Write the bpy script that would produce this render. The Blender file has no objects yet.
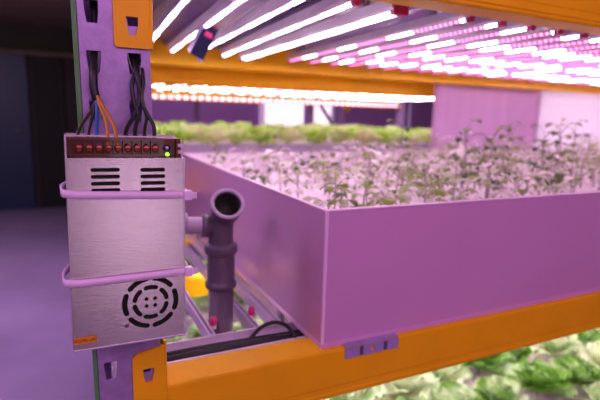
import bpy, bmesh, math, random
from mathutils import Vector, Matrix
random.seed(7)
SC = bpy.context.scene
COL = SC.collection
PI = math.pi
EYE = 1300.0          # camera height above the floor, mm


# ------------------------------------------------------------------ helpers
def W(p):             # mm, height relative to eye level  ->  metres in the world
    return Vector((p[0] / 1000, p[1] / 1000, (p[2] + EYE) / 1000))


def tag(o, label=None, cat=None, group=None, kind=None):
    if label: o['label'] = label
    if cat: o['category'] = cat
    if group: o['group'] = group
    if kind: o['kind'] = kind
    return o


def empty(name, p, label=None, cat=None, group=None):
    o = bpy.data.objects.new(name, None)
    COL.objects.link(o)
    o.location = W(p)
    o.empty_display_size = .03
    o['_o'] = list(p)
    return tag(o, label, cat, group)


class MB:
    """collects shapes (in scene millimetres) and links them as one mesh object"""
    def __init__(s): s.bm = bmesh.new(); s.mi = 0

    def face(s, vs, smooth=False):
        try:
            f = s.bm.faces.new(vs); f.material_index = s.mi; f.smooth = smooth
        except ValueError:
            pass

    def box(s, x0, x1, y0, y1, z0, z1, bev=0):
        t = bmesh.new()
        bmesh.ops.create_cube(t, size=1)
        for v in t.verts:
            v.co = Vector((x0 + (v.co.x + .5) * (x1 - x0), y0 + (v.co.y + .5) * (y1 - y0), z0 + (v.co.z + .5) * (z1 - z0)))
        if bev:
            bmesh.ops.bevel(t, geom=list(t.edges), offset=bev, segments=2, profile=.5, affect='EDGES')
        s.merge(t)
        return s

    def merge(s, t, M=None, smooth=False):
        m = {}
        for v in t.verts:
            m[v] = s.bm.verts.new(M @ v.co if M else v.co)
        for f in t.faces:
            s.face([m[v] for v in f.verts], smooth or f.smooth)
        t.free()

    def prism(s, pts, axis, a, b):
        """polygon pts (2D) extruded along axis from a to b"""
        def c(p, q):
            return {'x': (q, p[0], p[1]), 'y': (p[0], q, p[1]), 'z': (p[0], p[1], q)}[axis]
        A = [s.bm.verts.new(c(p, a)) for p in pts]
        B = [s.bm.verts.new(c(p, b)) for p in pts]
        s.face(A); s.face(B[::-1])
        n = len(pts)
        for i in range(n):
            s.face([A[i], B[i], B[(i + 1) % n], A[(i + 1) % n]])
        return s

    def tube(s, path, r, seg=10, cap=True, closed=False):
        P = [Vector(p) for p in path]
        n = len(P)
        rs = r if isinstance(r, (list, tuple)) else [r] * n
        rings = []
        up = None
        for i in range(n):
            if closed:
                t = (P[(i + 1) % n] - P[i - 1]).normalized()
            else:
                t = (P[min(i + 1, n - 1)] - P[max(i - 1, 0)]).normalized()
            if up is None:
                up = Vector((0, 0, 1)) if abs(t.z) < .9 else Vector((0, 1, 0))
            u = (up - t * up.dot(t)).normalized()
            up = u
            w = t.cross(u)
            rings.append([s.bm.verts.new(P[i] + (u * math.cos(a) + w * math.sin(a)) * rs[i])
                          for a in [2 * PI * k / seg for k in range(seg)]])
        m = n if closed else n - 1
        for i in range(m):
            A, B = rings[i], rings[(i + 1) % n]
            for k in range(seg):
                s.face([A[k], A[(k + 1) % seg], B[(k + 1) % seg], B[k]], True)
        if cap and not closed:
            s.face(rings[0][::-1]); s.face(rings[-1])
        return s

    def lathe(s, base, axis, prof, seg=28):
        """prof: list of (distance along axis, radius); open shell following the list"""
        base = Vector(base); a = Vector(axis).normalized()
        u = a.orthogonal().normalized(); w = a.cross(u)
        prev = None
        for d, r in prof:
            ring = [s.bm.verts.new(base + a * d + (u * math.cos(t) + w * math.sin(t)) * max(r, .01))
                    for t in [2 * PI * k / seg for k in range(seg)]]
            if prev:
                for k in range(seg):
                    s.face([prev[k], prev[(k + 1) % seg], ring[(k + 1) % seg], ring[k]], True)
            prev = ring
        return s

    def build(s, name, mats, parent=None, origin=None, angle=30, cut=None):
        bmesh.ops.recalc_face_normals(s.bm, faces=list(s.bm.faces))
        if parent is not None:
            org = Vector(parent['_o'])
        else:
            org = Vector(origin) if origin else Vector((0, 0, -EYE))
        if cut:
            s.cut(cut)
        for v in s.bm.verts:
            v.co = (v.co - org) / 1000
        me = bpy.data.meshes.new(name)
        s.bm.to_mesh(me); s.bm.free()
        for m in (mats if isinstance(mats, (list, tuple)) else [mats]):
            me.materials.append(m)
        o = bpy.data.objects.new(name, me)
        COL.objects.link(o)
        o['_o'] = list(org)
        if parent is not None:
            o.parent = parent
        else:
            o.location = W(org)
        return o

    def cut(s, cutter):
        """punch holes: boolean difference, worked out on temporary meshes"""
        bmesh.ops.recalc_face_normals(cutter.bm, faces=list(cutter.bm.faces))
        a = bpy.data.meshes.new('a'); s.bm.to_mesh(a)
        b = bpy.data.meshes.new('b'); cutter.bm.to_mesh(b)
        oa = bpy.data.objects.new('a', a); ob = bpy.data.objects.new('b', b)
        COL.objects.link(oa); COL.objects.link(ob)
        m = oa.modifiers.new('m', 'BOOLEAN'); m.operation = 'DIFFERENCE'; m.object = ob; m.solver = 'EXACT'
        dg = bpy.context.evaluated_depsgraph_get()
        ev = oa.evaluated_get(dg).to_mesh()
        s.bm.clear(); s.bm.from_mesh(ev)
        oa.evaluated_get(dg).to_mesh_clear()
        for o, d in ((oa, a), (ob, b)):
            bpy.data.objects.remove(o); bpy.data.meshes.remove(d)
        cutter.bm.free()


def smooth(P, n=5):
    P = [Vector(p) for p in P]; out = []
    for i in range(len(P) - 1):
        p0 = P[max(i - 1, 0)]; p1 = P[i]; p2 = P[i + 1]; p3 = P[min(i + 2, len(P) - 1)]
        for k in range(n):
            t = k / n
            out.append(.5 * ((2 * p1) + (-p0 + p2) * t + (2 * p0 - 5 * p1 + 4 * p2 - p3) * t * t + (-p0 + 3 * p1 - 3 * p2 + p3) * t ** 3))
    out.append(P[-1]); return out


def struct(o):
    return tag(o, kind='structure')


def copy_tree(o, parent=None):
    c = o.copy(); COL.objects.link(c)
    if parent is not None: c.parent = parent
    for ch in list(o.children): copy_tree(ch, c)
    return c


ORD = ['first', 'second', 'third', 'fourth', 'fifth', 'sixth', 'seventh', 'eighth', 'ninth', 'tenth', 'eleventh',
       'twelfth', 'thirteenth', 'fourteenth', 'fifteenth', 'sixteenth', 'seventeenth', 'eighteenth', 'nineteenth',
       'twentieth', 'twenty-first', 'twenty-second', 'twenty-third', 'twenty-fourth', 'twenty-fifth', 'twenty-sixth',
       'twenty-seventh', 'twenty-eighth', 'twenty-ninth', 'thirtieth', 'thirty-first', 'thirty-second', 'thirty-third', 'thirty-fourth', 'thirty-fifth', 'thirty-sixth']


# ---------------------------------------------------------------- materials
def mat(name, color, rough=.5, metal=0., var=.0, scale=30, bump=0., bscale=200, color2=None, stretch=None,
        spec=.5, trans=0., emit=None, estr=0., sss=0., coat=0.):
    m = bpy.data.materials.new(name); m.use_nodes = True
    nt = m.node_tree; N = nt.nodes; L = nt.links
    b = N['Principled BSDF']
    c = (*color, 1)
    b.inputs['Base Color'].default_value = c
    b.inputs['Roughness'].default_value = rough
    b.inputs['Metallic'].default_value = metal
    b.inputs['Specular IOR Level'].default_value = spec
    b.inputs['Transmission Weight'].default_value = trans
    b.inputs['Coat Weight'].default_value = coat
    if emit:
        b.inputs['Emission Color'].default_value = (*emit, 1)
        b.inputs['Emission Strength'].default_value = estr
    tc = N.new('ShaderNodeTexCoord')
    mp = N.new('ShaderNodeMapping'); L.new(tc.outputs['Object'], mp.inputs['Vector'])
    if stretch: mp.inputs['Scale'].default_value = stretch
    if var or color2:
        n = N.new('ShaderNodeTexNoise'); n.inputs['Scale'].default_value = scale; n.inputs['Detail'].default_value = 5
        L.new(mp.outputs[0], n.inputs['Vector'])
        r = N.new('ShaderNodeValToRGB'); L.new(n.outputs['Fac'], r.inputs['Fac'])
        d = color2 if color2 else tuple(max(0, x * (1 - var)) for x in color)
        r.color_ramp.elements[0].position = .3; r.color_ramp.elements[0].color = (*d, 1)
        r.color_ramp.elements[1].position = .7; r.color_ramp.elements[1].color = c
        L.new(r.outputs[0], b.inputs['Base Color'])
    if bump:
        n2 = N.new('ShaderNodeTexNoise'); n2.inputs['Scale'].default_value = bscale; n2.inputs['Detail'].default_value = 4
        L.new(mp.outputs[0], n2.inputs['Vector'])
        bp = N.new('ShaderNodeBump'); bp.inputs['Strength'].default_value = bump; bp.inputs['Distance'].default_value = .002
        L.new(n2.outputs['Fac'], bp.inputs['Height']); L.new(bp.outputs[0], b.inputs['Normal'])
    return m


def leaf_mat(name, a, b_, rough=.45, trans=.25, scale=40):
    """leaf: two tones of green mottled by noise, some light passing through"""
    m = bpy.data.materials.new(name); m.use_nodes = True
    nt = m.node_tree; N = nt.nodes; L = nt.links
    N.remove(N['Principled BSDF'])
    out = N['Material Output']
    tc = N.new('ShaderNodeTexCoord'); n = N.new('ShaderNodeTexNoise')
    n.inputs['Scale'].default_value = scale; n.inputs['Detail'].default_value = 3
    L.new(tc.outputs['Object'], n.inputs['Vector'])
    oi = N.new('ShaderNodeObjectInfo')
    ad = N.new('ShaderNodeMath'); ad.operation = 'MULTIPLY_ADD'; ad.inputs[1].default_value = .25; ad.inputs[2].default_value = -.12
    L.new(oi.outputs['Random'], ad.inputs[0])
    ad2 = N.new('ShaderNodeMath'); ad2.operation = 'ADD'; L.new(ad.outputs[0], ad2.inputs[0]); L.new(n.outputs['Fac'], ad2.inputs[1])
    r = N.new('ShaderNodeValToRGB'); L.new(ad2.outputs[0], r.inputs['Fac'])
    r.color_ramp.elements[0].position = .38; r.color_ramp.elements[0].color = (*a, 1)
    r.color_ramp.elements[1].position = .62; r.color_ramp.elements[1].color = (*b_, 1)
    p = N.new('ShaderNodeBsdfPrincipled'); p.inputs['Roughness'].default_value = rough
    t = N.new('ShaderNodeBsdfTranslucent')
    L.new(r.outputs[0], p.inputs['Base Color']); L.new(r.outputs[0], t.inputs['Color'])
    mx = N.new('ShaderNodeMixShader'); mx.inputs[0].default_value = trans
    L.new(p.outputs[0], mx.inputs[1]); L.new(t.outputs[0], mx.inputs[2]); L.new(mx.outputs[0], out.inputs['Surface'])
    return m


def led_mat(name, white, pink, sw, sp, period, duty, dots):
    """LED strip: along its length, a run of white chips and a run of separate pink chips, repeating"""
    m = bpy.data.materials.new(name); m.use_nodes = True
    nt = m.node_tree; N = nt.nodes; L = nt.links
    N.remove(N['Principled BSDF'])
    e = N.new('ShaderNodeEmission'); L.new(e.outputs[0], N['Material Output'].inputs['Surface'])
    tc = N.new('ShaderNodeTexCoord'); sx = N.new('ShaderNodeSeparateXYZ'); L.new(tc.outputs['Object'], sx.inputs[0])

    def math_(op, a, b):
        n = N.new('ShaderNodeMath'); n.operation = op
        for i, v in enumerate((a, b)):
            if isinstance(v, (int, float)): n.inputs[i].default_value = v
            else: L.new(v, n.inputs[i])
        return n.outputs[0]
    oi = N.new('ShaderNodeObjectInfo')
    y = math_('ADD', sx.outputs['Y'], math_('MULTIPLY', oi.outputs['Random'], .08))
    ph = math_('FRACT', math_('DIVIDE', y, period), 0)
    isw = math_('LESS_THAN', ph, duty)
    dot = math_('LESS_THAN', math_('FRACT', math_('DIVIDE', y, dots), 0), .55)
    st = math_('ADD', math_('MULTIPLY', isw, sw), math_('MULTIPLY', math_('SUBTRACT', 1, isw), math_('ADD', math_('MULTIPLY', dot, sp), .5)))
    mix = N.new('ShaderNodeMix'); mix.data_type = 'RGBA'
    L.new(isw, mix.inputs[0]); mix.inputs[6].default_value = (*pink, 1); mix.inputs[7].default_value = (*white, 1)
    L.new(mix.outputs[2], e.inputs['Color']); L.new(st, e.inputs['Strength'])
    return m


M = {}
M['orange'] = mat('orange_powder_coat', (1, .50, .004), .42, spec=.22, var=.08, scale=14, bump=.05, bscale=120)
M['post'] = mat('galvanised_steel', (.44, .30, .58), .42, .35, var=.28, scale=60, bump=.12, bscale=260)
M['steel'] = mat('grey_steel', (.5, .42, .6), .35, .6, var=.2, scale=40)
M['green'] = mat('green_paint', (.10, .30, .09), .5, var=.2)
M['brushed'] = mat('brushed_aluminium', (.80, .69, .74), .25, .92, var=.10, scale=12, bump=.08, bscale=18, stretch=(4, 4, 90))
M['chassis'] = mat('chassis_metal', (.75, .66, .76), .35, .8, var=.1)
M['dark'] = mat('dark_recess_shade', (.012, .016, .008), .7, var=.3)  # recess shade put into the colour: opening, vents, screw slots
M['black'] = mat('black_rubber', (.012, .012, .012), .45, var=.3, scale=80)
M['amber'] = mat('amber_plastic', (.12, .028, .010), .28, var=.3, scale=60, coat=.4)
M['copper'] = mat('copper_screw', (.42, .10, .05), .35, .5, var=.4, scale=300)
M['ledgreen'] = mat('green_led', (.2, .9, .05), .4, emit=(.25, 1, .03), estr=4)
M['brown_wire'] = mat('brown_wire', (.045, .022, .012), .45, var=.2)
M['blue_wire'] = mat('blue_wire', (.03, .12, .42), .4, var=.15)
M['orange_wire'] = mat('orange_wire', (.60, .25, .01), .4, var=.15)
M['tie'] = mat('white_nylon', (.86, .66, .88), .35, var=.06, scale=50)
M['sticker'] = mat('orange_sticker', (.78, .30, .01), .5, var=.15, scale=150)
M['ink'] = mat('dark_ink', (.06, .02, .0), .6, var=.2)
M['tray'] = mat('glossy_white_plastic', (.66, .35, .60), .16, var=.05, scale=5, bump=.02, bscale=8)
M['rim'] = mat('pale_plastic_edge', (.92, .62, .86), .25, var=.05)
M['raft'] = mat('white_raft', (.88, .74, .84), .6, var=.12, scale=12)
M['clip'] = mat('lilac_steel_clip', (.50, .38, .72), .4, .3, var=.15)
M['pipe'] = mat('grey_drain_pipe', (.13, .095, .14), .38, var=.2, scale=20)
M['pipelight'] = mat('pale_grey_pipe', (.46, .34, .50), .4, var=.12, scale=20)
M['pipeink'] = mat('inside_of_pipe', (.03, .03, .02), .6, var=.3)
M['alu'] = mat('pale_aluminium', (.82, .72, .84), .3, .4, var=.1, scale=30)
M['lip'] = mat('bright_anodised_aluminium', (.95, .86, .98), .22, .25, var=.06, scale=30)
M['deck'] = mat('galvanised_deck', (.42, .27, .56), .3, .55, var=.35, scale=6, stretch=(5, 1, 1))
M['rib'] = mat('dark_steel_rib', (.20, .13, .26), .4, .5, var=.2)
M['navy'] = mat('navy_bracket_steel', (.05, .05, .14), .22, .6, var=.2)
M['cap'] = mat('magenta_end_cap', (.80, .03, .25), .4, var=.2)
M['led'] = led_mat('grow_led', (1, .80, .97), (1, .22, .62), 29, 3.6, .23, .40, .014)
M['ledhot'] = led_mat('bright_grow_led', (1, .84, .98), (1, .75, .93), 19, 15, .24, .6, .013)
M['ledlow'] = led_mat('lower_grow_led', (1, .94, .93), (1, .80, .86), 44, 28, .24, .6, .013)
M['ledwhite'] = led_mat('whiter_grow_led', (1, .82, .97), (1, .5, .85), 24, 12, .24, .6, .013)
M['ledfar'] = led_mat('far_grow_led', (1, .88, .96), (1, .4, .75), 27, 8, .2, .45, .013)
M['leddot'] = mat('pink_led_dot', (1, .5, .8), .4, emit=(1, .55, .82), estr=3.5, var=.01)
M['grey_tray'] = mat('grey_tray_plastic', (.40, .32, .50), .45, var=.1)
M['sheet'] = mat('lilac_plastic_sheet', (.66, .36, .66), .5, var=.10, scale=3, stretch=(6, 6, .6), bump=.1, bscale=6)
M['white_sheet'] = leaf_mat('white_plastic_sheet', (.88, .80, .90), (.95, .88, .95), .5, .5, 3)
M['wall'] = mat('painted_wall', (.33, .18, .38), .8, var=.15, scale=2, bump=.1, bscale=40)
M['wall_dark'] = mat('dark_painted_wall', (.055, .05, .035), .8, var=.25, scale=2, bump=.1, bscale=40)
M['ceiling'] = mat('brown_ceiling', (.24, .17, .13), .85, var=.25, scale=3)
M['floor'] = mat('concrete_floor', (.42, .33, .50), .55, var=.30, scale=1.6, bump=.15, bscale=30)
M['bluedoor'] = mat('dark_blue_door', (.012, .035, .09), .45, var=.2, scale=4)
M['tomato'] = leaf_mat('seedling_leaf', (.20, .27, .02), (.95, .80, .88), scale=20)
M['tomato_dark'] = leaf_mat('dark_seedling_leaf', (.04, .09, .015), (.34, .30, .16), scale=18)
M['tstem'] = mat('seedling_stem', (.48, .36, .42), .6, var=.3, scale=60)
M['lettuce'] = leaf_mat('lettuce_leaf', (.20, .42, .06), (.92, .98, .74), scale=15, trans=.3)
M['lettuce2'] = leaf_mat('far_lettuce_leaf', (.50, .78, .07), (.95, .96, .62), scale=12, trans=.35)
M['lstem'] = mat('lettuce_core', (.75, .8, .6), .6, var=.2)
M['panel_glow'] = mat('glow_panel_face', (.9, .9, .9), .3, emit=(1, .86, 1), estr=1.15, var=.01)  # added glow, replaces lamplight on a white panel

# ------------------------------------------------------------------ the room
def slab(name, x0, x1, y0, y1, z0, z1, m):
    return struct(MB().box(x0, x1, y0, y1, z0, z1).build(name, m, origin=((x0 + x1) / 2, (y0 + y1) / 2, z0)))

FL = -EYE
CE = 950
slab('floor', -3000, 5200, -2600, 7100, FL - 100, FL, M['floor'])
slab('ceiling', -3000, 5200, -2600, 7100, CE, CE + 80, M['ceiling'])
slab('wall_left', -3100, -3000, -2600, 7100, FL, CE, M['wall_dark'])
slab('wall_right', 5200, 5300, -2600, 4300, FL, CE, M['wall'])
slab('wall_behind_camera', -3000, 5200, -2700, -2600, FL, CE, M['wall'])
slab('wall_back', 420, 5200, 4300, 4400, FL, CE, M['wall'])
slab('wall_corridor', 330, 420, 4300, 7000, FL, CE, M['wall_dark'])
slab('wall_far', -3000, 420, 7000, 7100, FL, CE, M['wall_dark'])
slab('trim_1', -3000, 330, 6860, 7000, 600, 640, M['ceiling'])
slab('trim_2', -3000, 330, 3600, 3760, 560, CE, M['wall_dark']) if False else None
d = empty('door', (-860, 6985, FL)); d.name = 'door_1'; struct(d)
MB().box(-1300, -372, 6930, 6985, FL, 645, 4).build('doorway_panel', M['bluedoor'], d)
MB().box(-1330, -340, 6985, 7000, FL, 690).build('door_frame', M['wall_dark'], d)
h = MB().tube([(-460, 6930, -300), (-460, 6890, -300), (-540, 6890, -300)], 11).build('door_handle', M['steel'], d)
d = empty('door', (-160, 6985, FL)); d.name = 'dark_opening'; struct(d)
MB().box(-310, -10, 6960, 6995, FL, 560, 4).build('doorway_panel', M['dark'], d)  # dark panel fills the opening, its shade put into the colour
MB().box(-335, -310, 6940, 7000, FL, 590).box(-10, 15, 6940, 7000, FL, 590).box(-335, 15, 6940, 7000, 560, 590).build('door_frame', M['wall_dark'], d)
# added glowing panel in the back wall, for white sheeting under lamps
w = empty('glow_panel', (2000, 4290, -150)); w.name = 'glow_panel_1'; struct(w)
MB().box(1690, 2390, 4270, 4290, -160, 175).build('glow_panel_face', M['panel_glow'], w)
MB().box(1650, 1690, 4255, 4300, -200, 215).box(2390, 2430, 4255, 4300, -200, 215).box(1690, 2390, 4255, 4300, 175, 215).box(1690, 2390, 4255, 4300, -200, -160).build('glow_panel_frame', M['white_sheet'], w)

# --------------------------------------------------------- racking: uprights
PITCH = 51.2
def slot_pts(cx, ztop, h=23, wt=14.5, wb=10.5):
    return [(cx - wt / 2, ztop), (cx + wt / 2, ztop), (cx + wt / 2, ztop - h * .3), (cx + wb / 2, ztop - h), (cx - wb / 2, ztop - h), (cx - wt / 2, ztop - h * .3)]

def upright(cx, y0, z1, label, detail=True, tilt=0, flip=1, width=72, depth=66, group=None, green=False):
    """C-section rack post: slotted face, two sides, two return lips, foot plate"""
    x0, x1 = cx - width / 2, cx + width / 2
    t = 2.4
    r = empty('rack_upright', (cx, y0, FL), label, 'rack post', group)
    yb = y0 + depth * flip
    ya, yc = min(y0, yb), max(y0, yb)
    fa, fb = (ya, ya + t) if flip > 0 else (yc - t, yc)
    face = MB().box(x0, x1, fa, fb, FL + 6, z1)
    c = None
    if detail:
        c = MB()
        z = 59.5 - PITCH * 25
        while z < z1 - 20:
            if z > FL + 40:
                for s in (-1, 1):
                    c.prism(slot_pts(cx - 1.6 + s * 20.6, z), 'y', fa - 5, fb + 5)
            z += PITCH
    face.build('slotted_face', M['post'], r, cut=c)
    b = MB()
    b.box(x0, x0 + t, ya + t, yc - t, FL + 6, z1).box(x1 - t, x1, ya + t, yc - t, FL + 6, z1)
    q0, q1 = (yc - t, yc) if flip > 0 else (ya, ya + t)
    b.box(x0, x0 + 18, q0, q1, FL + 6, z1).box(x1 - 18, x1, q0, q1, FL + 6, z1)
    b.build('side_channel', M['post'], r)
    MB().box(x0 - 14, x1 + 14, ya - 10, yc + 10, FL, FL + 6, 1).build('foot_plate', M['orange'], r)
    if green:
        MB().box(x0 - 5.4, x0 - .2, ya + 1, ya + 9, FL + 7, z1 - 1, 1).build('edge_strip', tagm('green'), r)
    r.rotation_euler = (0, tilt, 0)
    return r

def tagm(k): return M[k]

PX = 56.5      # centre line of the front post
front_post = upright(PX, 578, 900, 'slotted galvanised rack post in the foreground behind the power supply', tilt=math.radians(-.5), green=True)
front_post.location.x += .0103
upright(112, 1610, 900, 'rear left rack post hidden behind the foreground post', detail=False, flip=-1)
upright(2790, 578, 900, 'front right rack post at the far end of the big tray', detail=False)
upright(2790, 1610, 900, 'rear right rack post behind the far end of the big tray', detail=False, flip=-1)

# ------------------------------------------------------ racking: orange beams
def step_beam(x0, x1, y0, z0, z1, label, depth=52, d=1, group=None, conn=True, ctop=None, cbot=None, slots=()):
    """orange shelf beam with a stepped profile and an end connector on each post"""
    r = empty('shelf_beam', ((x0 + x1) / 2, y0, z0), label, 'beam', group)
    a, b = y0, y0 + d * depth
    m = y0 + d * depth * .36
    prof = [(a, z0 + 9), (a + d * 2, z0 + 7), (a + d * 2, z0 + 3), (a + d * 5, z0), (b, z0), (b, z1 - 1), (b - d, z1), (a + d * 3.5, z1),
            (a + d * 1, z1 - 1), (a, z1 - 4), (a, z0 + 22), (a + d * 1.2, z0 + 20), (a + d * 1.2, z0 + 12)]
    MB().prism(prof, 'x', x0, x1).build('beam_profile', M['orange'], r)
    return r

def connector(parent, xl, xr, y, z0, z1, chamfer, holes, side, ydepth=56, lug=0):
    """L-shaped end connector: front plate over the post, side plate against the beam end"""
    t = 3.6
    s = MB()
    c = chamfer
    pts = [(xl, z0 + 3), (xl + 3, z0), (xr, z0), (xr, z1), (xl + 5, z1 - c), (xl, z1 - c - 5)] if c else \
          [(xl + 2.5, z0), (xr, z0), (xr, z1), (xl + 2.5, z1), (xl, z1 - 2.5), (xl, z0 + 2.5)]
    s.prism(pts, 'y', y - t, y)
    c2 = MB()
    for (hx, hz) in holes:
        c2.prism([(hx - 6.5, hz), (hx + 6.5, hz), (hx + 6.3, hz - 8), (hx + 3.6, hz - 19), (hx - 3.6, hz - 19), (hx - 6.3, hz - 8)], 'y', y - t - 4, y + 4)
    s.build('connector_plate', M['orange'], parent, cut=c2)
    MB().box(xr - .0, xr + t, y - t, y + ydepth, z0, z1 + lug, .8).build('connector_side', M['orange'], parent)

b = step_beam(101.2, 2748, 575, -424, -343, 'long orange shelf beam under the front of the big lilac tray')
connector(b, 60.5, 97.6, 577.6, -520, -288, 6, [(79, -315), (79, -366), (79, -417), (79, -468)], 1, lug=5)
b = step_beam(94.2, 2748, 575, 163, 243, 'upper front orange beam along the top edge over the lamps')
connector(b, 53.5, 90.6, 577.6, 64.6, 290, 0, [(72.5, 97), (72.5, 148), (72.5, 199), (72.5, 250)], 1)
step_beam(148, 2748, 1602, 134, 222, 'upper rear orange beam behind the near lamps', d=-1)
step_beam(148, 2748, 1602, -436, -356, 'rear orange beam under the back of the big tray', d=-1)
step_beam(98, 2748, 575, -960, -880, 'low front orange beam under the lettuce raft')
step_beam(148, 2748, 1602, -960, -880, 'low rear orange beam under the lettuce raft', d=-1)
o = MB().box(104, 2748, 1180, 1225, -475, -425, 3).build('cross_beam', M['orange'], origin=(1400, 1200, -470))
tag(o, 'orange middle support beam seen behind the grey pipe', 'beam')

# --------------------------------------------------- upper shelf deck + ribs
deck = empty('shelf_deck', (1420, 1090, 206), 'galvanised shelf deck above the near grow lamps', 'shelf')
MB().box(90, 2740, 628, 1550, 206, 210).build('deck_sheet', M['deck'], deck)
for i in range(18):
    x = 130 + i * 150
    MB().box(x, x + 44, 630, 1548, 190, 206, 2).build('deck_rib', M['rib'] if i % 2 == 0 else M['deck'], deck)

# ---------------------------------------------------------------- grow lamps
def make_lamp(p, length, ledm, wid=9, hous=20, label=None, group=None, top=206):
    x, y, z = p
    r = empty('grow_lamp', p, label, 'grow lamp', group)
    MB().prism([(x - hous / 2, z + 22), (x - hous / 2, z + 8), (x - wid / 2 - 1, z + 3), (x + wid / 2 + 1, z + 3), (x + hous / 2, z + 8), (x + hous / 2, z + 22)],
               'y', y, y + length).build('lamp_housing', M['alu'], r)
    for a in (y + length * .12, y + length * .86):
        MB().box(x - 4, x + 4, a, a + 14, z + 22, top).build('hanger', M['steel'], r)
    s = MB()
    n = 8
    pts = [(x - wid / 2 * math.cos(PI * k / n), z + 3 - 4 * math.sin(PI * k / n)) for k in range(n + 1)]
    s.prism(pts, 'y', y + 12, y + length - 12)
    s.build('led_strip', ledm, r)
    for a in (y, y + length - 12):
        MB().box(x - wid / 2 - 2, x + wid / 2 + 2, a - 1, a + 12.5, z - 3, z + 12, 1.5).build('end_cap', M['cap'], r)
    return r

LG = 'grow lamps under the upper shelf'
xs = [171, 247, 324, 402] + [629 + 74 * i for i in range(27)]
proto = make_lamp((171, 648, 163), 840, M['ledwhite'], label='', group=LG)
proto2 = make_lamp((324, 648, 163), 840, M['led'], 8, 20, label='', group=LG)
proto, proto2 = proto2, proto
for i, x in enumerate(xs):
    o = proto2 if i == 0 else (copy_tree(proto2) if i < 4 else (proto if i == 4 else copy_tree(proto)))
    if i < 4:
        lab = ['pink-white LED grow lamp nearest the foreground post', 'pink-white LED grow lamp with a dark bracket hanging beneath it',
               'LED grow lamp just right of the lamp with the hanging bracket', 'LED grow lamp just left of the thick bright lamp'][i]
    else:
        lab = 'pink and white LED grow lamp, %s to the right of the thick bright lamp' % ORD[i - 4]
    tag(o, lab, 'grow lamp', LG)
    o.location = W((x, 648, 163)); o.rotation_euler = (0, 0, math.radians(-3.0 + random.uniform(-.35, .35)))
hot = make_lamp((483, 650, 158), 840, M['ledhot'], 24, 36, 'thick bright white grow lamp, widest under the upper shelf', LG)
hot.rotation_euler = (0, 0, math.radians(-2.4))

br = empty('lamp_bracket', (252, 1010, 106), 'dark navy steel bracket hanging from a lamp near the post', 'bracket')
s = MB()
s.prism([(1000, 172), (1034, 182), (1062, 120), (1022, 108)], 'x', 238, 241)
s.prism([(1000, 172), (1034, 182), (1062, 120), (1022, 108)], 'x', 264, 267)
s.prism([(1000, 172), (1003, 173), (1025, 109), (1022, 108)], 'x', 241, 264)
s.build('bracket_body', M['navy'], br)
MB().prism([(1002, 170), (1034, 180), (1060, 120), (1024, 110)], 'x', 236.6, 238).build('bracket_sheen', M['clip'], br)  # lilac plate paints the bright reflection on the bracket's left side
MB().lathe((262, 1030, 112), (0, 0, -1), [(0, 0), (0, 6), (6, 6), (9, 3), (9, 0)], 14).build('bolt', M['alu'], br)
MB().box(246, 262, 1004, 1030, 150, 178, 2).build('red_clamp', M['cap'], br)
br.rotation_euler = (0, math.radians(24), 0)

# ------------------------------------------------- wires on the lamp ends
for k, (x, nm) in enumerate([(500, 'beside the thick bright lamp'), (566, 'right of the thick bright lamp')]):
    p = [(x + 8 * math.sin(i * 1.1 + k), 640 + 14 * math.cos(i * .9), 196 - 22 * math.sin(PI * i / 10) + 3 * math.sin(i * 2.)) for i in range(11)]
    p = [(q[0] + i * 9, q[1], q[2]) for i, q in enumerate(p)]
    o = MB().tube(p, 2.4, 8).build('lamp_wire', M['black'], origin=(x, 640, 190))
    tag(o, 'thin black wire looped under the upper beam ' + nm, 'wire')

# ------------------------------------------------------------ the big tray
TX0, TX1, TY0, TY1, TZ0, TZ1 = 329, 2700, 588, 1530, -346, -134
tray = empty('growing_tray', (TX0, TY0, TZ0), 'large glossy lilac plastic tray full of seedlings on the orange beam', 'tray')
MB().box(TX0 + 3, TX1, TY0, TY0 + 4, TZ0, TZ1 - 3).build('front_panel', M['tray'], tray)
MB().box(TX0, TX0 + 4, TY0 + 3, TY1, TZ0, TZ1 - 3).build('side_panel', M['tray'], tray)
MB().box(TX1 - 4, TX1, TY0 + 4, TY1, TZ0, TZ1 - 3).build('side_panel', M['tray'], tray)
MB().box(TX0 + 4, TX1 - 4, TY1 - 4, TY1, TZ0, TZ1 - 3).build('rear_panel', M['raft'], tray)
MB().box(TX0 + 4, TX1 - 4, TY0 + 4, TY1 - 4, TZ0, TZ0 + 4).build('bottom_panel', M['tray'], tray)
MB().box(TX0 - 1.5, TX1 + 1.5, TY0 - 1.5, TY0 + 6, TZ1 - 3, TZ1, 1).box(TX0 - 1.5, TX0 + 6, TY0 + 6, TY1, TZ1 - 3, TZ1, 1)\
    .box(TX1 - 6, TX1 + 1.5, TY0 + 6, TY1, TZ1 - 3, TZ1, 1).box(TX0 - 1.5, TX1 + 1.5, TY1 - 6, TY1 + 1.5, TZ1 - 3, TZ1 + .3, 1).build('rim', M['rim'], tray)
MB().box(TX0 - 1.2, TX0 + 4, TY0 - 1.2, TY0 + 3, TZ0, TZ1 - 3, 1).build('seam_highlight', M['rim'], tray)  # pale strip painting the highlight along the corner seam
MB().prism([(TY0 - 4, TZ0 + 1), (TY0 - 4, TZ0 + 5), (TY0, TZ0 + 9), (TY0, TZ0 + 1)], 'x', TX0 - 2, TX1)\
    .prism([(TX0 - 3, TZ0 + 1), (TX0 - 3, TZ0 + 4), (TX0, TZ0 + 8), (TX0, TZ0 + 1)], 'y', TY0 - 2, TY1).build('bottom_flange', M['tray'], tray)
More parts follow.
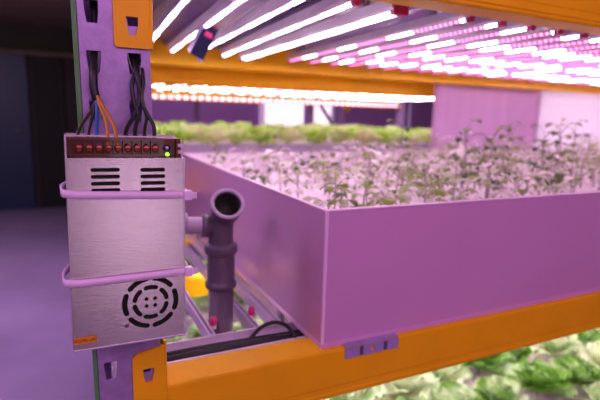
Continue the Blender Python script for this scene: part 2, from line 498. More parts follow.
# steel clip between tray and beam
clip = empty('tray_clip', (411, 574, -360), 'notched lilac steel clip hooked over the beam under the tray corner', 'clip')
pts = [(362, -361), (386, -361), (388, -359), (392, -359), (394, -361), (430, -361), (432, -359), (436, -359), (438, -361), (459, -361), (459, -344), (362, -344)]
ho = MB().prism([(411 + 4 * math.cos(a), -352.5 + 4 * math.sin(a)) for a in [2 * PI * k / 14 for k in range(14)]], 'y', 560, 590)
MB().prism(pts, 'y', 572.4, 574.6).build('clip_plate', M['clip'], clip, cut=ho)
MB().box(362, 459, 574.6, 584, -343, -341).build('clip_top', M['clip'], clip)
MB().box(387, 393, 571.6, 572.4, -359, -345).build('clip_groove', M['rib'], clip)
MB().box(431, 437, 571.6, 572.4, -359, -345).build('clip_groove', M['rib'], clip)
# white raft the seedlings stand in
RZ = -196
o = MB().box(TX0 + 6, TX1 - 6, TY0 + 6, TY1 - 6, RZ - 22, RZ, 1).build('planting_raft', M['raft'], origin=(1500, 1000, RZ - 22))
tag(o, 'white planting raft inside the big lilac tray under the seedlings', 'raft')

# ----------------------------------------------------------------- seedlings
def leaf(s, base, dirv, length, width, droop, n=4, fold=.25, wav=0., mi=0):
    """one curved leaf blade"""
    s.mi = mi
    d = Vector(dirv).normalized()
    side = d.cross(Vector((0, 0, 1)))
    if side.length < .01: side = Vector((1, 0, 0))
    side.normalize()
    p = Vector(base)
    rows = []
    cur = Vector(d)
    for i in range(n + 1):
        t = i / n
        wd = width * math.sin(PI * min(1, t * .93 + .06)) ** .8 / 2
        up = side.cross(cur).normalized()
        wv = wav * math.sin(i * 2.3 + length)
        rows.append([s.bm.verts.new(p + side * wd + up * (fold * wd + wv)), s.bm.verts.new(p), s.bm.verts.new(p - side * wd + up * (fold * wd - wv))])
        cur = (cur + Vector((0, 0, -droop / n))).normalized()
        p = p + cur * (length / n)
    for i in range(n):
        for k in range(2):
            s.face([rows[i][k], rows[i][k + 1], rows[i + 1][k + 1], rows[i + 1][k]], True)

def seedling(seed, hgt):
    random.seed(seed)
    r = empty('tomato_seedling', (0, 0, -EYE))
    bx, by = random.uniform(-12, 12), random.uniform(-12, 12)
    P = [Vector((bx * t * t, by * t * t, -EYE + hgt * t)) for t in [0, .3, .6, .85, 1]]
    MB().tube(P, [2.1, 1.9, 1.6, 1.3, .8], 6).build('stem', M['tstem'], r)
    s = MB()
    nl = random.randint(6, 8)
    a = random.uniform(0, 6.28)
    for i in range(nl):
        t = .30 + .7 * i / (nl - 1)
        base = Vector((bx * t * t, by * t * t, -EYE + hgt * t))
        a += 2.4 + random.uniform(-.3, .3)
        L_ = random.uniform(34, 52) * (1.15 - .4 * t)
        el = .15 + .8 * t
        d = Vector((math.cos(a) * math.cos(el), math.sin(a) * math.cos(el), math.sin(el)))
        tip = base + d * L_ * .7 + Vector((0, 0, -2))
        s.tube([base, base + d * L_ * .4, tip], [.9, .8, .6], 4)
        leaf(s, tip, d + Vector((0, 0, -.5)), L_ * .85, L_ * .52, 1.1, wav=1.2)
        if i < nl - 2:
            for sg in (-1, 1):
                q = base + d * L_ * .45
                dd = Vector((math.cos(a + sg * 1.1), math.sin(a + sg * 1.1), .25))
                leaf(s, q, dd, L_ * .62, L_ * .38, 1.0, wav=1)
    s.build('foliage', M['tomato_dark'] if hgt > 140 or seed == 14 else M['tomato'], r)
    return r

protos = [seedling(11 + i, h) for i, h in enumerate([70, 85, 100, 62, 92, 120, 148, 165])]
used = set()
def place(i, x, y, z, sc=1., **kw):
    o = protos[i]
    if i in used: o = copy_tree(o)
    used.add(i)
    o.location = W((x, y, z)); o.rotation_euler = (0, 0, random.uniform(0, 6.28)); o.scale = (sc,) * 3
    tag(o, **kw)
    return o
random.seed(5)
tall = [(1222, 900, 7, 1.12, 'tall dark-leaved tomato seedling near the right edge of the photo'),
        (905, 840, 6, 1.05, 'tall spindly tomato seedling before the lilac sheet, left of the white one'),
        (1180, 1010, 7, 1.0, 'tall tomato seedling against the edge of the bright white sheet'),
        (1075, 930, 7, 1.05, 'tall thin tomato seedling just left of the white sheet edge'),
        (1380, 960, 7, 1.1, 'tall tomato seedling against the white sheet at the photo edge'),
        (960, 1000, 5, 1.2, 'pale tomato seedling rising in front of the lilac sheet middle')]
for x, y, k, sc, lab in tall:
    place(k, x, y, RZ, sc, label=lab, cat='seedling', group='tall tomato seedlings')
rows_ = ['row at the front wall of the tray', 'second row from the tray front', 'third row from the tray front', 'fourth row from the tray front', 'fifth row from the tray front', 'back row of the tray']
ys = [668, 755, 850, 960, 1090, 1250, 1430]
for j, y in enumerate(ys):
    x = 404 + (j % 2) * 36
    cnt = 0
    while x < 1600 + (y - 600) * 1.2 and x < 2640:
        jx, jy = random.uniform(-16, 16), random.uniform(-16, 20)
        near = x < 800
        k = random.choice([0, 1, 3, 3, 0, 4, 2]) if near else random.choice([0, 1, 2, 4, 5, 5, 6, 2])
        zone = 'left' if x < 620 else ('middle' if x < 1000 else 'right')
        rl = ['front row', 'second row', 'third row', 'fourth row', 'fifth row', 'sixth row', 'rear row'][j]
        place(k, x + jx, y + jy, RZ, random.uniform(.85, 1.12),
              label='pink-lit tomato seedling, %s from the left in the %s of the big tray' % (ORD[cnt], rl),
              cat='seedling', group='tomato seedlings in the big tray')
        cnt += 1
        x += 84 + random.uniform(-8, 8)
for i, p in enumerate(protos):
    if i not in used:
        place(i, 1500, 1100, RZ, 1., label='tomato seedling standing deep in the right of the tray', cat='seedling')

# --------------------------------------------------------------- lettuces
def lettuce(seed, matname, size=78, full=22):
    random.seed(seed)
    r = empty('lettuce', (0, 0, -EYE))
    s = MB()
    for i in range(full):
        f = i / (full - 1)                       # 0 outer .. 1 heart
        a = i * 2.4 + random.uniform(-.2, .2)
        el = .12 + 1.15 * f
        L_ = size * (1.08 - .42 * f) * random.uniform(.9, 1.1)
        wd = L_ * random.uniform(.8, 1.0)
        d = Vector((math.cos(a) * math.cos(el), math.sin(a) * math.cos(el), math.sin(el)))
        side = Vector((-math.sin(a), math.cos(a), 0))
        p = Vector((4 * math.cos(a), 4 * math.sin(a), -EYE + 10 + 10 * f))
        n, m = 6, 6
        cur = Vector(d); rows = []
        ph = random.uniform(0, 6)
        for ii in range(n + 1):
            t = ii / n
            w_ = wd * (.16 + .84 * math.sin(PI * min(.5, t * .62)) ** 1.0) / 2
            if t > .8: w_ *= 1 - (t - .8) * 1.9
            up = cur.cross(side).normalized() * -1
            if up.z < 0: up = -up
            row = []
            for k in range(m + 1):
                u = -1 + 2 * k / m
                ruf = (t ** 1.5) * abs(u) ** 1.2 * 8 * math.sin(ph + t * 9 + u * 5) + 3 * t * math.sin(ph + u * 7 + t * 4)
                cup = (u * u) * w_ * (.38 + .3 * f)
                row.append(s.bm.verts.new(p + side * (u * w_) + up * (cup + ruf) + cur * (-abs(u) ** 2 * w_ * .35)))
            rows.append(row)
            bend = (-.9 + .2 * f) if t > .45 else (.5 - .2 * f)
            cur = (cur + Vector((0, 0, bend / n)) + (Vector((-math.cos(a), -math.sin(a), 0)) * (.9 / n) * f if t > .4 else Vector((0, 0, 0)))).normalized()
            p = p + cur * (L_ / n)
        for ii in range(n):
            for k in range(m):
                s.face([rows[ii][k], rows[ii][k + 1], rows[ii + 1][k + 1], rows[ii + 1][k]], True)
    s.build('leaves', M[matname], r)
    MB().lathe((0, 0, -EYE), (0, 0, 1), [(0, 0), (0, 7), (14, 9), (22, 5), (22, 0)], 10).build('stump', M['lstem'], r)
    return r

def field(protos, xs, ys, z, jit, fn, cat='lettuce'):
    us = set(); n = 0
    for j, y in enumerate(ys):
        for i, x in enumerate(xs):
            k = random.randrange(len(protos))
            o = protos[k]
            if k in us: o = copy_tree(o)
            us.add(k)
            o.location = W((x + random.uniform(-jit, jit) + (j % 2) * 60, y + random.uniform(-jit, jit), z))
            o.rotation_euler = (random.uniform(-.1, .1), random.uniform(-.1, .1), random.uniform(0, 6.28))
            sc = random.uniform(.9, 1.15); o.scale = (sc, sc, sc * random.uniform(.95, 1.15))
            lab, grp = fn(i, j, x, y)
            tag(o, lab, cat, grp)
            n += 1
    for k, p in enumerate(protos):
        if k not in us:
            bpy.data.objects.remove(p)
    return n

LZ = -745
lp = [lettuce(31 + i, 'lettuce', 86) for i in range(5)]
random.seed(9)
def lowlab(i, j, x, y):
    r = ['front', 'second', 'third', 'fourth', 'fifth', 'rear'][j]
    return ('green lettuce on the lower level, %s row, %s from the left' % (r, ORD[i]), 'lettuces on the lower level')
field(lp, [175 + 150 * i for i in range(16)], [650, 800, 950, 1100, 1250, 1400], LZ, 14, lowlab)
lowt = empty('lower_tray', (1400, 1090, -880), 'pale lilac lettuce raft and tray on the lower level', 'tray')
MB().box(100, 2700, 590, 1540, LZ - 30, LZ).build('raft', M['raft'], lowt)
MB().box(96, 2704, 584, 590, -880, LZ + 10).box(96, 2704, 1540, 1546, -880, LZ + 10).box(90, 96, 584, 1546, -880, LZ + 10).box(2704, 2710, 584, 1546, -880, LZ + 10).box(96, 2704, 590, 1540, -880, -872).build('tray_walls', M['grey_tray'], lowt)

field([lettuce(81 + i, 'lettuce', 88) for i in range(3)], [260 + 155 * i for i in range(9)], [1700, 1860, 2020, 2200], LZ, 10,
      lambda i, j, x, y: ('green lettuce on the lower level of the rack behind, %s row, %s from the left' % (['front', 'second', 'third', 'rear'][j], ORD[i]), 'lettuces low on the rack behind'))
lt2 = empty('lower_tray', (900, 1980, -880), 'pale raft and tray low on the rack behind', 'tray')
MB().box(192, 1700, 1622, 2330, LZ - 30, LZ).build('raft', M['raft'], lt2)
MB().box(192, 1700, 1616, 1622, -880, LZ + 6).box(186, 192, 1616, 2336, -880, LZ + 6).box(192, 1700, 2330, 2336, -880, LZ + 6).box(1700, 1706, 1616, 2336, -880, LZ + 6).build('tray_walls', M['grey_tray'], lt2)
l2 = make_lamp((260, 1720, -330), 640, M['ledfar'], 12, 24, '', 'low grow lamps on the rack behind', top=-292)
for i in range(6):
    o = l2 if i == 0 else copy_tree(l2)
    o.location = W((300 + 240 * i, 1720, -330))
    tag(o, 'low grow lamp under the grey lettuce tray behind, %s from the left' % ORD[i], 'grow lamp', 'low grow lamps on the rack behind')
low = make_lamp((342, 660, -398), 830, M['ledlow'], 12, 24, '', 'grow lamps under the big tray', top=-346)
for i in range(16):
    o = low if i == 0 else copy_tree(low)
    o.location = W((342 + 145 * i, 660, -398))
    tag(o, 'LED grow lamp under the big tray, %s from the grey pipe' % ORD[i], 'grow lamp', 'grow lamps under the big tray')

# ------------------------------------------------- rack two (behind the first)
field([lettuce(61 + i, 'lettuce2', 64, 18) for i in range(4)], [250 + 116 * i for i in range(14)], [1810, 1945, 2080, 2220, 2400, 2580], -134, 12,
      lambda i, j, x, y: ('pale yellow-green lettuce in the grey tray behind, %s row, %s from the left' % (['front', 'second', 'third', 'fourth', 'fifth', 'rear'][j], ORD[i]),
                          'lettuces in the grey tray behind'))
gt = empty('grey_tray', (1030, 1740, -210), 'grey lettuce tray on the rack behind the big tray', 'tray')
MB().box(194, 1966, 1740, 1746, -210, -121).box(194, 1966, 2680, 2686, -210, -121).box(190, 194, 1740, 2686, -210, -121).box(1966, 1970, 1740, 2686, -210, -121).box(194, 1966, 1746, 2680, -210, -205).build('tray_walls', M['grey_tray'], gt)
MB().box(194, 1966, 1746, 2680, -152, -134).build('raft', M['raft'], gt)
step_beam(186, 2050, 1690, 84, 168, 'orange front beam of the rack behind, over its lamps')
step_beam(268, 2050, 2752, 52, 140, 'orange rear beam of the rack behind, with pink dots along it', d=-1)
step_beam(186, 2050, 1690, -292, -212, 'orange beam carrying the grey lettuce tray', depth=50)
step_beam(268, 2050, 2752, -292, -212, 'orange rear beam carrying the grey lettuce tray', d=-1)
upright(150, 1690, 900, 'left front post of the rack behind', detail=False)
upright(232, 2752, 900, 'left rear post of the rack behind', detail=False, flip=-1)
upright(2090, 1690, 900, 'right front post of the rack behind, behind the lilac sheet', detail=False)
upright(2090, 2752, 900, 'lilac right rear post of the rack behind, left of the lilac sheet', detail=False, flip=-1)
o = MB().box(190, 2050, 1745, 2698, 168, 172).build('shelf_deck', M['deck'], origin=(1100, 2200, 168))
tag(o, 'shelf deck over the lamps of the rack behind', 'shelf')
bk = make_lamp((190, 1750, 96), 920, M['ledfar'], 6, 20, '', 'grow lamps of the rack behind', top=168)
for i in range(21):
    o = bk if i == 0 else copy_tree(bk)
    o.location = W((190 + 86 * i, 1750, 96))
    tag(o, 'small far grow lamp over the grey lettuce tray, %s from the left' % ORD[i], 'grow lamp', 'grow lamps of the rack behind')
st = empty('led_string', (740, 2698, 80), 'string of round pink LED dots along the far orange beam', 'light string')
MB().box(268, 2040, 2697, 2699.6, 60, 72).build('string_base', M['alu'], st)
for i in range(43):
    x = 280 + i * 41
    MB().lathe((x, 2697, 66), (0, -1, 0), [(0, 9), (4, 8.5), (7, 6), (9, 0)], 10).build('led_dot', M['leddot'], st)

# bracing frame and uprights further back
fr = empty('storage_rack', (1690, 3300, FL), 'distant lilac rack end frame with a diagonal brace', 'rack frame')
for x in (1640, 1900):
    MB().box(x, x + 62, 3290, 3350, FL, 900, 3).build('post', M['post'], fr)
for z in (-500, 0):
    MB().tube([(1695, 3320, z + 160), (1910, 3320, z - 120)], 16, 8).build('diagonal_brace', M['post'], fr)
MB().box(1962, 2010, 3285, 3300, 20, 110, 2).build('orange_connector', M['orange'], fr)
fp = empty('steel_column', (1020, 3300, FL), 'dark thin distant post between dark purple wall sections', 'rack frame')
MB().box(800, 830, 3290, 3330, FL, 900, 3).build('post', M['rib'], fp)
MB().box(780, 850, 3280, 3340, FL, FL + 8).build('foot', M['rib'], fp)

# hanging sheets at the back of the big tray
def sheet(x0, x1, y, z0, z1, m, label, slant=0):
    s = MB(); n = 24; k = 6
    g = []
    for i in range(n + 1):
        row = []
        for j in range(k + 1):
            t = i / n; x = x0 + (x1 - x0) * t + slant * (1 - j / k) * (1 if i else 1)
            row.append((x, y + 4 * math.sin(t * 19) + 2 * math.sin(t * 47 + j * .3), z0 + (z1 - z0) * j / k))
        g.append(row)
    F = [[s.bm.verts.new(p) for p in r] for r in g]
    B = [[s.bm.verts.new((p[0], p[1] + 2.5, p[2])) for p in r] for r in g]
    for i in range(n):
        for j in range(k):
            s.face([F[i][j], F[i][j + 1], F[i + 1][j + 1], F[i + 1][j]], True)
            s.face([B[i][j], B[i + 1][j], B[i + 1][j + 1], B[i][j + 1]], True)
    for j in range(k):
        s.face([F[0][j], B[0][j], B[0][j + 1], F[0][j + 1]]); s.face([F[n][j], F[n][j + 1], B[n][j + 1], B[n][j]])
    for i in range(n):
        s.face([F[i][k], B[i][k], B[i + 1][k], F[i + 1][k]]); s.face([F[i][0], F[i + 1][0], B[i + 1][0], B[i][0]])
    r = empty('hanging_sheet', ((x0 + x1) / 2, y, z1), label, 'plastic sheet')
    s.build('sheet_panel', m, r)
    MB().box(min(x0, x1), max(x0, x1), y - 6, y + 6, z1 - 4, z1 + 10, 2).build('hanging_rail', M['steel'], r)
    return r
sheet(1400, 2035, 1620, -300, 180, M['sheet'], 'lilac plastic sheet hanging behind the right of the tray')
sheet(2000, 3300, 1680, -300, 180, M['white_sheet'], 'bright white plastic sheet hanging at the right edge')

# ------------------------------------------------------------- pipework
pipe = empty('drain_pipe', (240, 800, -860), 'dark grey drain pipe with open elbow between post and tray', 'pipe')
X, Y = 238, 800
MB().lathe((X, Y, -860), (0, 0, 1), [(0, 19), (0, 22), (560, 22), (560, 19)]).build('lower_pipe', M['pipe'], pipe)
MB().lathe((X, Y, -306), (0, 0, 1), [(-2, 22), (-2, 26), (1, 27.5), (6, 27.5), (9, 25), (11, 24), (40, 24), (66, 24)]).build('coupling', M['pipe'], pipe)
MB().lathe((X, Y, -245), (0, 0, 1), [(-1, 23), (-1, 27), (3, 29), (12, 29), (16, 27.5), (19, 22)]).build('collar', M['pipe'], pipe)
P0 = Vector((X, Y, -232))
axis = Vector((-.10, -.80, .60)).normalized()
E0 = P0 + Vector((3, -14, 62))
neck = MB()
neck.tube(smooth([P0 + Vector((0, 0, -6)), P0 + Vector((0, 0, 14)), P0 + Vector((0, -1, 34)), P0 + Vector((1, -6, 50)), E0], 3), 21.5, 26, cap=False)
neck.build('elbow', M['pipe'], pipe)
MB().lathe(E0 - axis * 8, axis, [(-4, 10), (-2, 20), (2, 23), (12, 25), (32, 25), (35, 27), (40, 27), (41, 26.5), (41, 22.5), (39, 21.5), (12, 20.5)], 34).build('elbow_socket', M['pipe'], pipe)
MB().lathe(E0 + axis * 30.5, axis, [(0, 26.2), (.2, 28), (1.5, 28.3), (3, 27.8), (3.6, 26.5), (3.4, 22.6), (1, 22)], 34).build('socket_rim', M['pipelight'], pipe)
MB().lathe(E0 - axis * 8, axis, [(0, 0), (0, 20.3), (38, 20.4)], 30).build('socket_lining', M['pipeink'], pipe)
MB().lathe((X - 14, Y, -196), (-1, .1, .05), [(0, 16), (8, 17), (10, 20), (20, 20), (20, 15)], 24).build('side_branch', M['pipe'], pipe)

p2 = empty('supply_pipe', (150, 880, -200), 'pale lilac water pipe curving behind the power supply', 'pipe')
path = smooth([(40, 815, -172), (100, 812, -176), (150, 808, -186), (178, 804, -192), (206, 802, -195)], 4)
MB().tube(path, 14.5, 18).build('pipe_bend', M['pipelight'], p2)
MB().lathe((160, 807, -188), (1, 0, -.15), [(0, 14), (0, 18.5), (18, 18.5), (18, 14)]).build('pipe_collar', M['pipelight'], p2)

# rails and cables behind the front beam
rail = empty('cable_rail', (700, 670, -366), 'pale aluminium cable rail running behind the orange beam', 'rail')
MB().prism([(640, -366), (702, -366), (702, -349), (698, -349), (698, -363), (644, -363), (644, -349), (640, -349)], 'x', 100, 1500).build('rail_channel', M['lip'], rail)
MB().box(98, 101, 636, 706, -370, -347, .8).build('rail_end', M['steel'], rail)
for i, (y, z, r, x1, nm) in enumerate([(662, -357, 6, 1400, 'thick black cable lying in the aluminium rail'), (680, -359, 4.5, 1400, 'thinner black cable lying in the rail behind the thick one')]):
    path = [(104 + (x1 - 104) * k / 30, y + 3 * math.sin(k * .7 + i), z + 1.5 * math.sin(k * .5)) for k in range(31)]
    o = MB().tube(path, r, 10).build('power_cable', M['black'], origin=(104, y, z)); tag(o, nm, 'cable')
path = smooth([(250, 682, -358), (268, 680, -340), (288, 672, -331), (304, 660, -334), (312, 650, -346), (312, 640, -356), (310, 633, -380)], 4)
o = MB().tube(path, 3.2, 10).build('cable_loop', M['black'], origin=(250, 722, -352)); tag(o, 'black cable looping over the rail beside the tray side', 'cable')
for k, (x, w_, nm) in enumerate([(196, 5, 'pale support rail running back, left of the grey pipe'), (272, 5, 'pale support rail running back, right of the grey pipe'), (312, 6, 'pale support rail running back along the tray side')]):
    r = empty('support_rail', (x, 1100, -372), nm, 'rail')
    MB().prism([(x - w_, -372), (x + w_, -372), (x + w_, -350), (x + w_ - 2, -350), (x + w_ - 2, -369), (x - w_ + 2, -369), (x - w_ + 2, -350), (x - w_, -350)], 'y', 706, 1550).build('rail_channel', M['alu'], r)
    MB().box(x - w_, x + w_, 703.5, 706, -372, -350).build('end_plate', M['steel'], r)
for k, (x, y, z, nm) in enumerate([(208, 744, -340, 'small magenta LED glint at the front of the left support rail'), (280, 756, -338, 'small magenta LED glint beside the tray on the right support rail')]):
    r = empty('pink_glint', (x, y, z - 10), nm, 'glint')  # solid magenta knob put in for a pink LED glint
    MB().lathe((x, y, z - 12), (0, 0, 1), [(0, 0), (0, 5.5), (8, 6.2), (13, 5), (15, 0)], 14).build('glint_head', M['cap'], r)
    MB().lathe((x, y, z - 18), (0, 0, 1), [(0, 5), (7, 5)], 10).build('glint_neck', M['alu'], r)
# hinge for the end of the tray: lamp glow behind the pipe

# --------------------------------------------------------- the power supply
PY = 526.4
psu = empty('power_supply', (57.5, 578, -252), 'brushed aluminium LED power supply strapped to the rack post', 'power supply')
x0, x1, z0, z1, zc = -1.2, 115.3, -254.5, -28.5, -50.5
cov = MB().box(x0, x1, PY, PY + 1.3, z0 + 1, zc)
c = MB()
def rslot(c, xa, xb, z, r=2.05, ya=PY - 4, yb=PY + 4):
    pts = [(xb - r + r * math.cos(a), z + r * math.sin(a)) for a in [-PI / 2 + PI * k / 6 for k in range(7)]]
    pts += [(xa + r + r * math.cos(a), z + r * math.sin(a)) for a in [PI / 2 + PI * k / 6 for k in range(7)]]
    c.prism(pts, 'y', ya, yb)
for k in range(4):
    rslot(c, 21.2, 49, -62.6 - 7 * k); rslot(c, 69, 94.5, -63 - 7 * k)
FX, FZ = 78, -209.8
def arc(c, r, a0, a1, w):
    n = 10
    a0, a1 = math.radians(a0), math.radians(a1)
    pts = []
    for k in range(n + 1):
        a = a0 + (a1 - a0) * k / n; pts.append((FX + (r + w / 2) * math.cos(a), FZ + (r + w / 2) * math.sin(a)))
    for k in range(1, 5):
        b_ = PI * k / 5; ce = (FX + r * math.cos(a1), FZ + r * math.sin(a1)); pts.append((ce[0] + w / 2 * math.cos(a1 + b_), ce[1] + w / 2 * math.sin(a1 + b_)))
    for k in range(n + 1):
        a = a1 + (a0 - a1) * k / n; pts.append((FX + (r - w / 2) * math.cos(a), FZ + (r - w / 2) * math.sin(a)))
    for k in range(1, 5):
        b_ = PI + PI * k / 5; ce = (FX + r * math.cos(a0), FZ + r * math.sin(a0)); pts.append((ce[0] + w / 2 * math.cos(a0 + b_), ce[1] + w / 2 * math.sin(a0 + b_)))
    c.prism(pts, 'y', PY - 4, PY + 4)
for k in range(6):
    arc(c, 17.2, 30 + 60 * k - 19, 30 + 60 * k + 18, 5)
    arc(c, 27.4, 60 * k - 21, 60 * k + 21.5, 5.6)
for dx in (-4.6, 4.6):
    for dz in (-4, 4):
        c.prism([(FX + dx + 2.2 * math.cos(a), FZ + dz + 2.2 * math.sin(a)) for a in [2 * PI * k / 12 for k in range(12)]], 'y', PY - 4, PY + 4)
cov.build('cover', M['brushed'], psu, cut=c)
MB().box(x0 + 3, x1 - 3, PY + 6, PY + 8, z0 + 4, zc - 2).build('vent_shade', M['dark'], psu)  # dark sheet behind the vents, paints the shade inside the case
# chassis: back plate, sides, bottom, rolled edges
ch = MB()
ch.box(x0, x1, 576, 577.6, z0, z1).box(x0, x0 + 1.4, PY + 1.3, 576, z0, z1).box(x1 - 1.4, x1, PY + 1.3, 576, z0, zc).box(x0 + 1.4, x1 - 1.4, PY + 1.3, 576, z0, z0 + 1.4)
ch.box(x1 - 1.4, x1, PY + 12, 576, zc, z1 - 4)
ch.box(x0 - .4, x0 + 1.6, PY + .6, PY + 3, z0, z1 + .5, .4).box(x1 - 1.2, x1 + .4, PY - .6, PY + 2, z0, zc, .3).box(x0, x1, PY - .6, PY + 1.4, z0 - .6, z0 + 1.2, .3)
ch.box(x0, x1 - 6, PY + 14, PY + 15.5, z1 - 1.5, z1)
ch.build('chassis', M['chassis'], psu)
tb = MB().box(x0 + 1.6, x1 - 3, PY + 9, 570, zc, z1 - 2)
tb.build('terminal_block', M['amber'], psu)
MB().box(x0 + 3, 89.5, PY + 5.5, PY + 9, z1 - 5, z1 - 2.5).box(x0 + 3, 89.5, PY + 5.5, PY + 9, zc + .5, zc + 3.5).build('terminal_cover', M['amber'], psu)
for k in range(9):
    x = 11.5 + 9.3 * k
    MB().box(x - 4.9, x - 4.2, PY + 4.5, PY + 9, zc + 2, z1 - 3).build('divider', M['amber'], psu)
    t = MB().lathe((x, PY + 9, -41.5), (0, -1, 0), [(0, 4.1), (2.2, 4.1), (3, 3.2), (3, 0)], 14)
    sc = t.build('terminal_screw', M['copper'], psu)
    MB().box(x - 2.6, x + 2.6, PY + 5.7, PY + 6.05, -41.9, -41.1).build('screw_slot', M['dark'], sc)
MB().box(89.6, 106, PY + 7.6, PY + 9, zc + 1, z1 - 3).build('circuit_panel', M['amber'], psu)
MB().lathe((97.5, PY + 7.5, -40.5), (0, -1, 0), [(0, 3.9), (1.5, 3.9), (3, 3.2), (3, 0)], 16).build('trim_dial', M['navy'], psu)
MB().lathe((97.5, PY + 4.4, -40.2), (0, -1, 0), [(0, 1.6), (.4, 1.2), (.4, 0)], 12).build('dial_centre', M['alu'], psu)
MB().lathe((98.2, PY + 7.5, -47.3), (0, -1, 0), [(0, 1.9), (2, 1.8), (3.2, 1), (3.4, 0)], 12).build('indicator_light', M['ledgreen'], psu)
MB().box(107, 108.5, PY + 3, PY + 9, zc, z1 - 2).build('end_wall', M['amber'], psu)
MB().box(109.3, 114, PY + 6, PY + 9, -39.5, -35.8, .5).build('white_contact', M['tie'], psu)
MB().box(109.3, 114, PY + 6, PY + 9, -46.5, -42.8, .5).build('white_contact', M['tie'], psu)
sb = MB().lathe((52, PY, -233), (0, -1, 0), [(0, 3), (.8, 2.8), (1.1, 2.1), (1.1, 0)], 16).build('cover_screw', M['steel'], psu)
MB().box(50, 54, PY - 1.25, PY - 1.05, -233.4, -232.6).box(51.6, 52.4, PY - 1.25, PY - 1.05, -235, -231).build('screw_cross', M['dark'], sb)
stk = MB().box(-.6, 22, PY - .85, PY - .62, -246.8, -239.2).build('sticker', M['sticker'], psu)
def text(body, size, loc, m, parent, name, depth=.1):
    cu = bpy.data.curves.new('t', 'FONT'); cu.body = body; cu.size = size / 1000; cu.extrude = depth / 1000
    cu.align_x = 'CENTER'; cu.align_y = 'CENTER'
    to = bpy.data.objects.new('t', cu); COL.objects.link(to)
    dg = bpy.context.evaluated_depsgraph_get()
    me = bpy.data.meshes.new_from_object(to.evaluated_get(dg))
    bpy.data.objects.remove(to)
    org = Vector(parent['_o'])
    Rm = Matrix.Rotation(PI / 2, 4, 'X')
    for v in me.vertices:
        v.co = Rm @ v.co + (Vector(loc) - org) / 1000
    me.materials.clear(); me.materials.append(m)
    o = bpy.data.objects.new(name, me); COL.objects.link(o); o.parent = parent; o['_o'] = list(org)
    return o
text('RCING LRS', 4.4, (10.7, PY - .95, -243), M['ink'], stk, 'sticker_text')
psu.rotation_euler = (0, math.radians(.75), 0); psu.location.x -= .0017

# -------------------------------------------------------------- cable ties
def tie(zf, slope, label, bulge=0):
    r = empty('cable_tie', (57, 560, zf), label, 'cable tie', 'cable ties round the power supply')
    # closed loop in plan view, flat band 8 mm tall
    path = []
    def z_at(x): return zf + slope * (x - 57)
    yf = PY - 2.4
    pts = [(8, yf), (30, yf - .4), (57, yf - .6), (85, yf - .4), (112, yf), (118.5, yf + 4), (120, yf + 14), (119, 556), (112, 590), (100, 646), (97, 649), (60, 650), (22, 649), (17, 645),
           (4, 600), (-5 - bulge, 560), (-7 - bulge, 540), (-6.5 - bulge, 531), (-5 - bulge, 525.5), (0, yf + .4)]
    s = MB(); h = 4.1
    n = len(pts)
    ring = []
    for i, (x, y) in enumerate(pts):
        a = Vector(pts[i - 1]); b_ = Vector(pts[(i + 1) % n]); t = (b_ - a).normalized(); nn = Vector((t.y, -t.x))
        lift = 0 if i < 7 else (2.5 if i < 13 else (1.5 + .9 * min(i - 13, 3) if i < 17 else 2.5 - .8 * (i - 17)))
        z = z_at(x) + lift
        ring.append([s.bm.verts.new((x + nn.x * .65, y + nn.y * .65, z + h)), s.bm.verts.new((x + nn.x * .65, y + nn.y * .65, z - h)),
                     s.bm.verts.new((x - nn.x * .65, y - nn.y * .65, z - h)), s.bm.verts.new((x - nn.x * .65, y - nn.y * .65, z + h))])
    for i in range(n):
        A, B = ring[i], ring[(i + 1) % n]
        for k in range(4):
            s.face([A[k], A[(k + 1) % 4], B[(k + 1) % 4], B[k]], k in (0, 2))
    s.build('strap', M['tie'], r)
    zz = z_at(120)
    MB().box(114.5, 123, PY - 6, PY + 3.5, zz - 5.4, zz + 5.2, 1.3).build('tie_head', M['tie'], r)
    MB().box(123, 128.5, PY - 3.6, PY - 1.8, zz - 3.8, zz + 3.0, .4).build('tie_tail', M['tie'], r)
    return r
tie(-89, -.045, 'upper white cable tie crossing just below the vent slots', -1)
tie(-179, .005, 'lower white cable tie crossing the top of the round fan vent', 2)

# ------------------------------------------------------------------- wires
def wire(pts, r, m, label, name='wire', cat='wire', group=None):
    o = MB().tube(smooth(pts), r, 9).build(name, m, origin=pts[-1]); tag(o, label, cat, group); return o
ZT = -36
wire([(36, 610, 130), (36, 596, 95), (34, 590, 62), (33, 582, 50), (31.5, 572, 36), (31, 569, 20), (33, 568, 8)], 4.3, M['black'], 'thick black cable out of a left slot, ending in split wires', 'power_cable', 'cable')
wire([(33.5, 569, 10), (27, 565, -4), (17, 556, -18), (12, 545, -30), (11.5, 534, -40)], 1.7, M['brown_wire'], 'dark brown wire entering the leftmost terminal')
wire([(33, 568, 10), (29, 562, -6), (24, 552, -22), (21.5, 542, -34), (21, 534, -40)], 1.6, M['black'], 'thin black wire left of the blue wire')
wire([(33, 567, 9), (32.5, 562, -6), (31, 552, -20), (30.5, 542, -33), (30.3, 534, -40)], 2.1, M['blue_wire'], 'blue wire going down into the third terminal')
wire([(33.5, 566, 11), (36, 560, 0), (40, 550, -14), (40.5, 541, -28), (39.5, 534, -40)], 1.7, M['orange_wire'], 'orange wire beside the blue wire')
wire([(33.5, 565.5, 12), (38, 560, 2), (45, 551, -12), (48.5, 541, -26), (48.8, 534, -40)], 1.7, M['orange_wire'], 'orange wire furthest right, bowing away from the blue wire')
g = 'black wires from the right slot'
wire([(74, 600, 80), (74, 592, 58), (75, 580, 46), (77, 571, 30), (76.5, 568, 8), (70, 564, -8), (61, 554, -22), (58.5, 544, -32), (58, 534, -40)], 2.3, M['black'], 'black wire from the right slot to the leftmost of its four terminals', group=g)
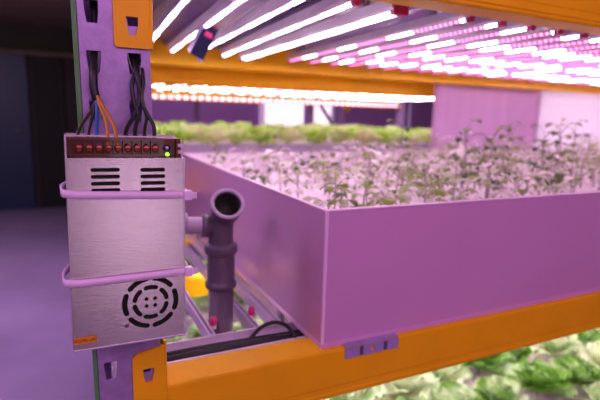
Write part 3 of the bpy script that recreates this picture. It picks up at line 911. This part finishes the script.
wire([(79, 600, 80), (78, 592, 58), (76, 580, 44), (70, 571, 26), (71, 567, 6), (75, 563, -6), (70, 554, -20), (68, 544, -32), (67.5, 534, -40)], 2.3, M['black'], 'black wire crossing others, to the second of the right four terminals', group=g)
wire([(71, 600, 80), (71.5, 592, 57), (73, 580, 44), (77, 570, 26), (80, 567, 8), (83, 563, -8), (80, 554, -22), (78, 544, -32), (77.5, 534, -40)], 2.3, M['black'], 'black wire third in the fan of four over the terminals', group=g)
wire([(77, 604, 80), (80, 594, 56), (82, 580, 44), (82, 571, 28), (79, 566, 8), (83, 562, -4), (89, 554, -18), (88, 544, -32), (87, 534, -40)], 2.3, M['black'], 'black wire bowing furthest right in the fan of four', group=g)

# --------------------------------------------------------------- lights
def area(name, p, rot, sx, sy, e, col):
    l = bpy.data.lights.new(name, 'AREA'); l.shape = 'RECTANGLE'; l.size = sx; l.size_y = sy; l.energy = e; l.color = col
    o = bpy.data.objects.new(name, l); COL.objects.link(o); o.location = W(p); o.rotation_euler = [math.radians(a) for a in rot]
    return o
area('unseen_aisle_light', (500, -900, 620), (64, 0, 0), 2.4, .6, 15, (1, .50, .92))
area('unseen_aisle_light', (330, -1500, -520), (90, 0, 0), .26, .8, 1.5, (1, .70, .92))  # added narrow light, reflected as the bright zone on the power supply
area('unseen_aisle_light', (-1300, 300, 900), (10, -38, 0), .5, 1.6, 22, (.9, .5, 1))  # added light, brightens the left side of the tray
area('unseen_aisle_light', (-900, 3300, 930), (0, 0, 0), .6, 2.2, 30, (.78, .45, 1))  # added light for the purple spill on the aisle floor
l = bpy.data.lights.new('corridor_fill', 'POINT'); l.energy = 26; l.color = (1, .78, .8); l.shadow_soft_size = .15  # added unseen light, lifts the dark ceiling, door and floor
o = bpy.data.objects.new('corridor_fill', l); COL.objects.link(o); o.location = W((-1500, 4000, 350))
area('unseen_rear_light', (1500, 3500, 900), (-20, 0, 0), 2.4, .3, 14, (.9, .5, 1))
area('unseen_rear_light', (2700, 2500, -20), (-90, 0, 0), 1.4, .5, 22, (1, .84, 1))  # added backlight that makes the white sheet glow
W_ = bpy.data.worlds.new('World'); SC.world = W_; W_.use_nodes = True
W_.node_tree.nodes['Background'].inputs[0].default_value = (.5, .25, .6, 1)
W_.node_tree.nodes['Background'].inputs[1].default_value = .1

# ---------------------------------------------------------------- camera
cam = bpy.data.cameras.new('camera'); co = bpy.data.objects.new('camera', cam); COL.objects.link(co)
yaw, pitch, roll = math.radians(25.98), math.radians(10.16), math.radians(-1.63)
f = Vector((math.sin(yaw) * math.cos(pitch), math.cos(yaw) * math.cos(pitch), -math.sin(pitch)))
r = Vector((math.cos(yaw), -math.sin(yaw), 0)); dn = f.cross(r)
r2 = math.cos(roll) * r + math.sin(roll) * dn; d2 = -math.sin(roll) * r + math.cos(roll) * dn
Mx = Matrix((r2, -d2, -f)).transposed().to_4x4(); Mx.translation = W((0, 0, 0))
co.matrix_world = Mx
cam.sensor_width = 36; cam.lens = 485 / 600 * 36; cam.clip_start = .02; cam.clip_end = 50
cam.dof.use_dof = True; cam.dof.focus_distance = .545; cam.dof.aperture_fstop = 4.2
SC.camera = co
SC.view_settings.view_transform = 'Standard'; SC.view_settings.look = 'None'; SC.view_settings.gamma = 1
SC.view_settings.exposure = 0; SC.view_settings.use_curve_mapping = False
for o in bpy.data.objects:
    if '_o' in o: del o['_o']
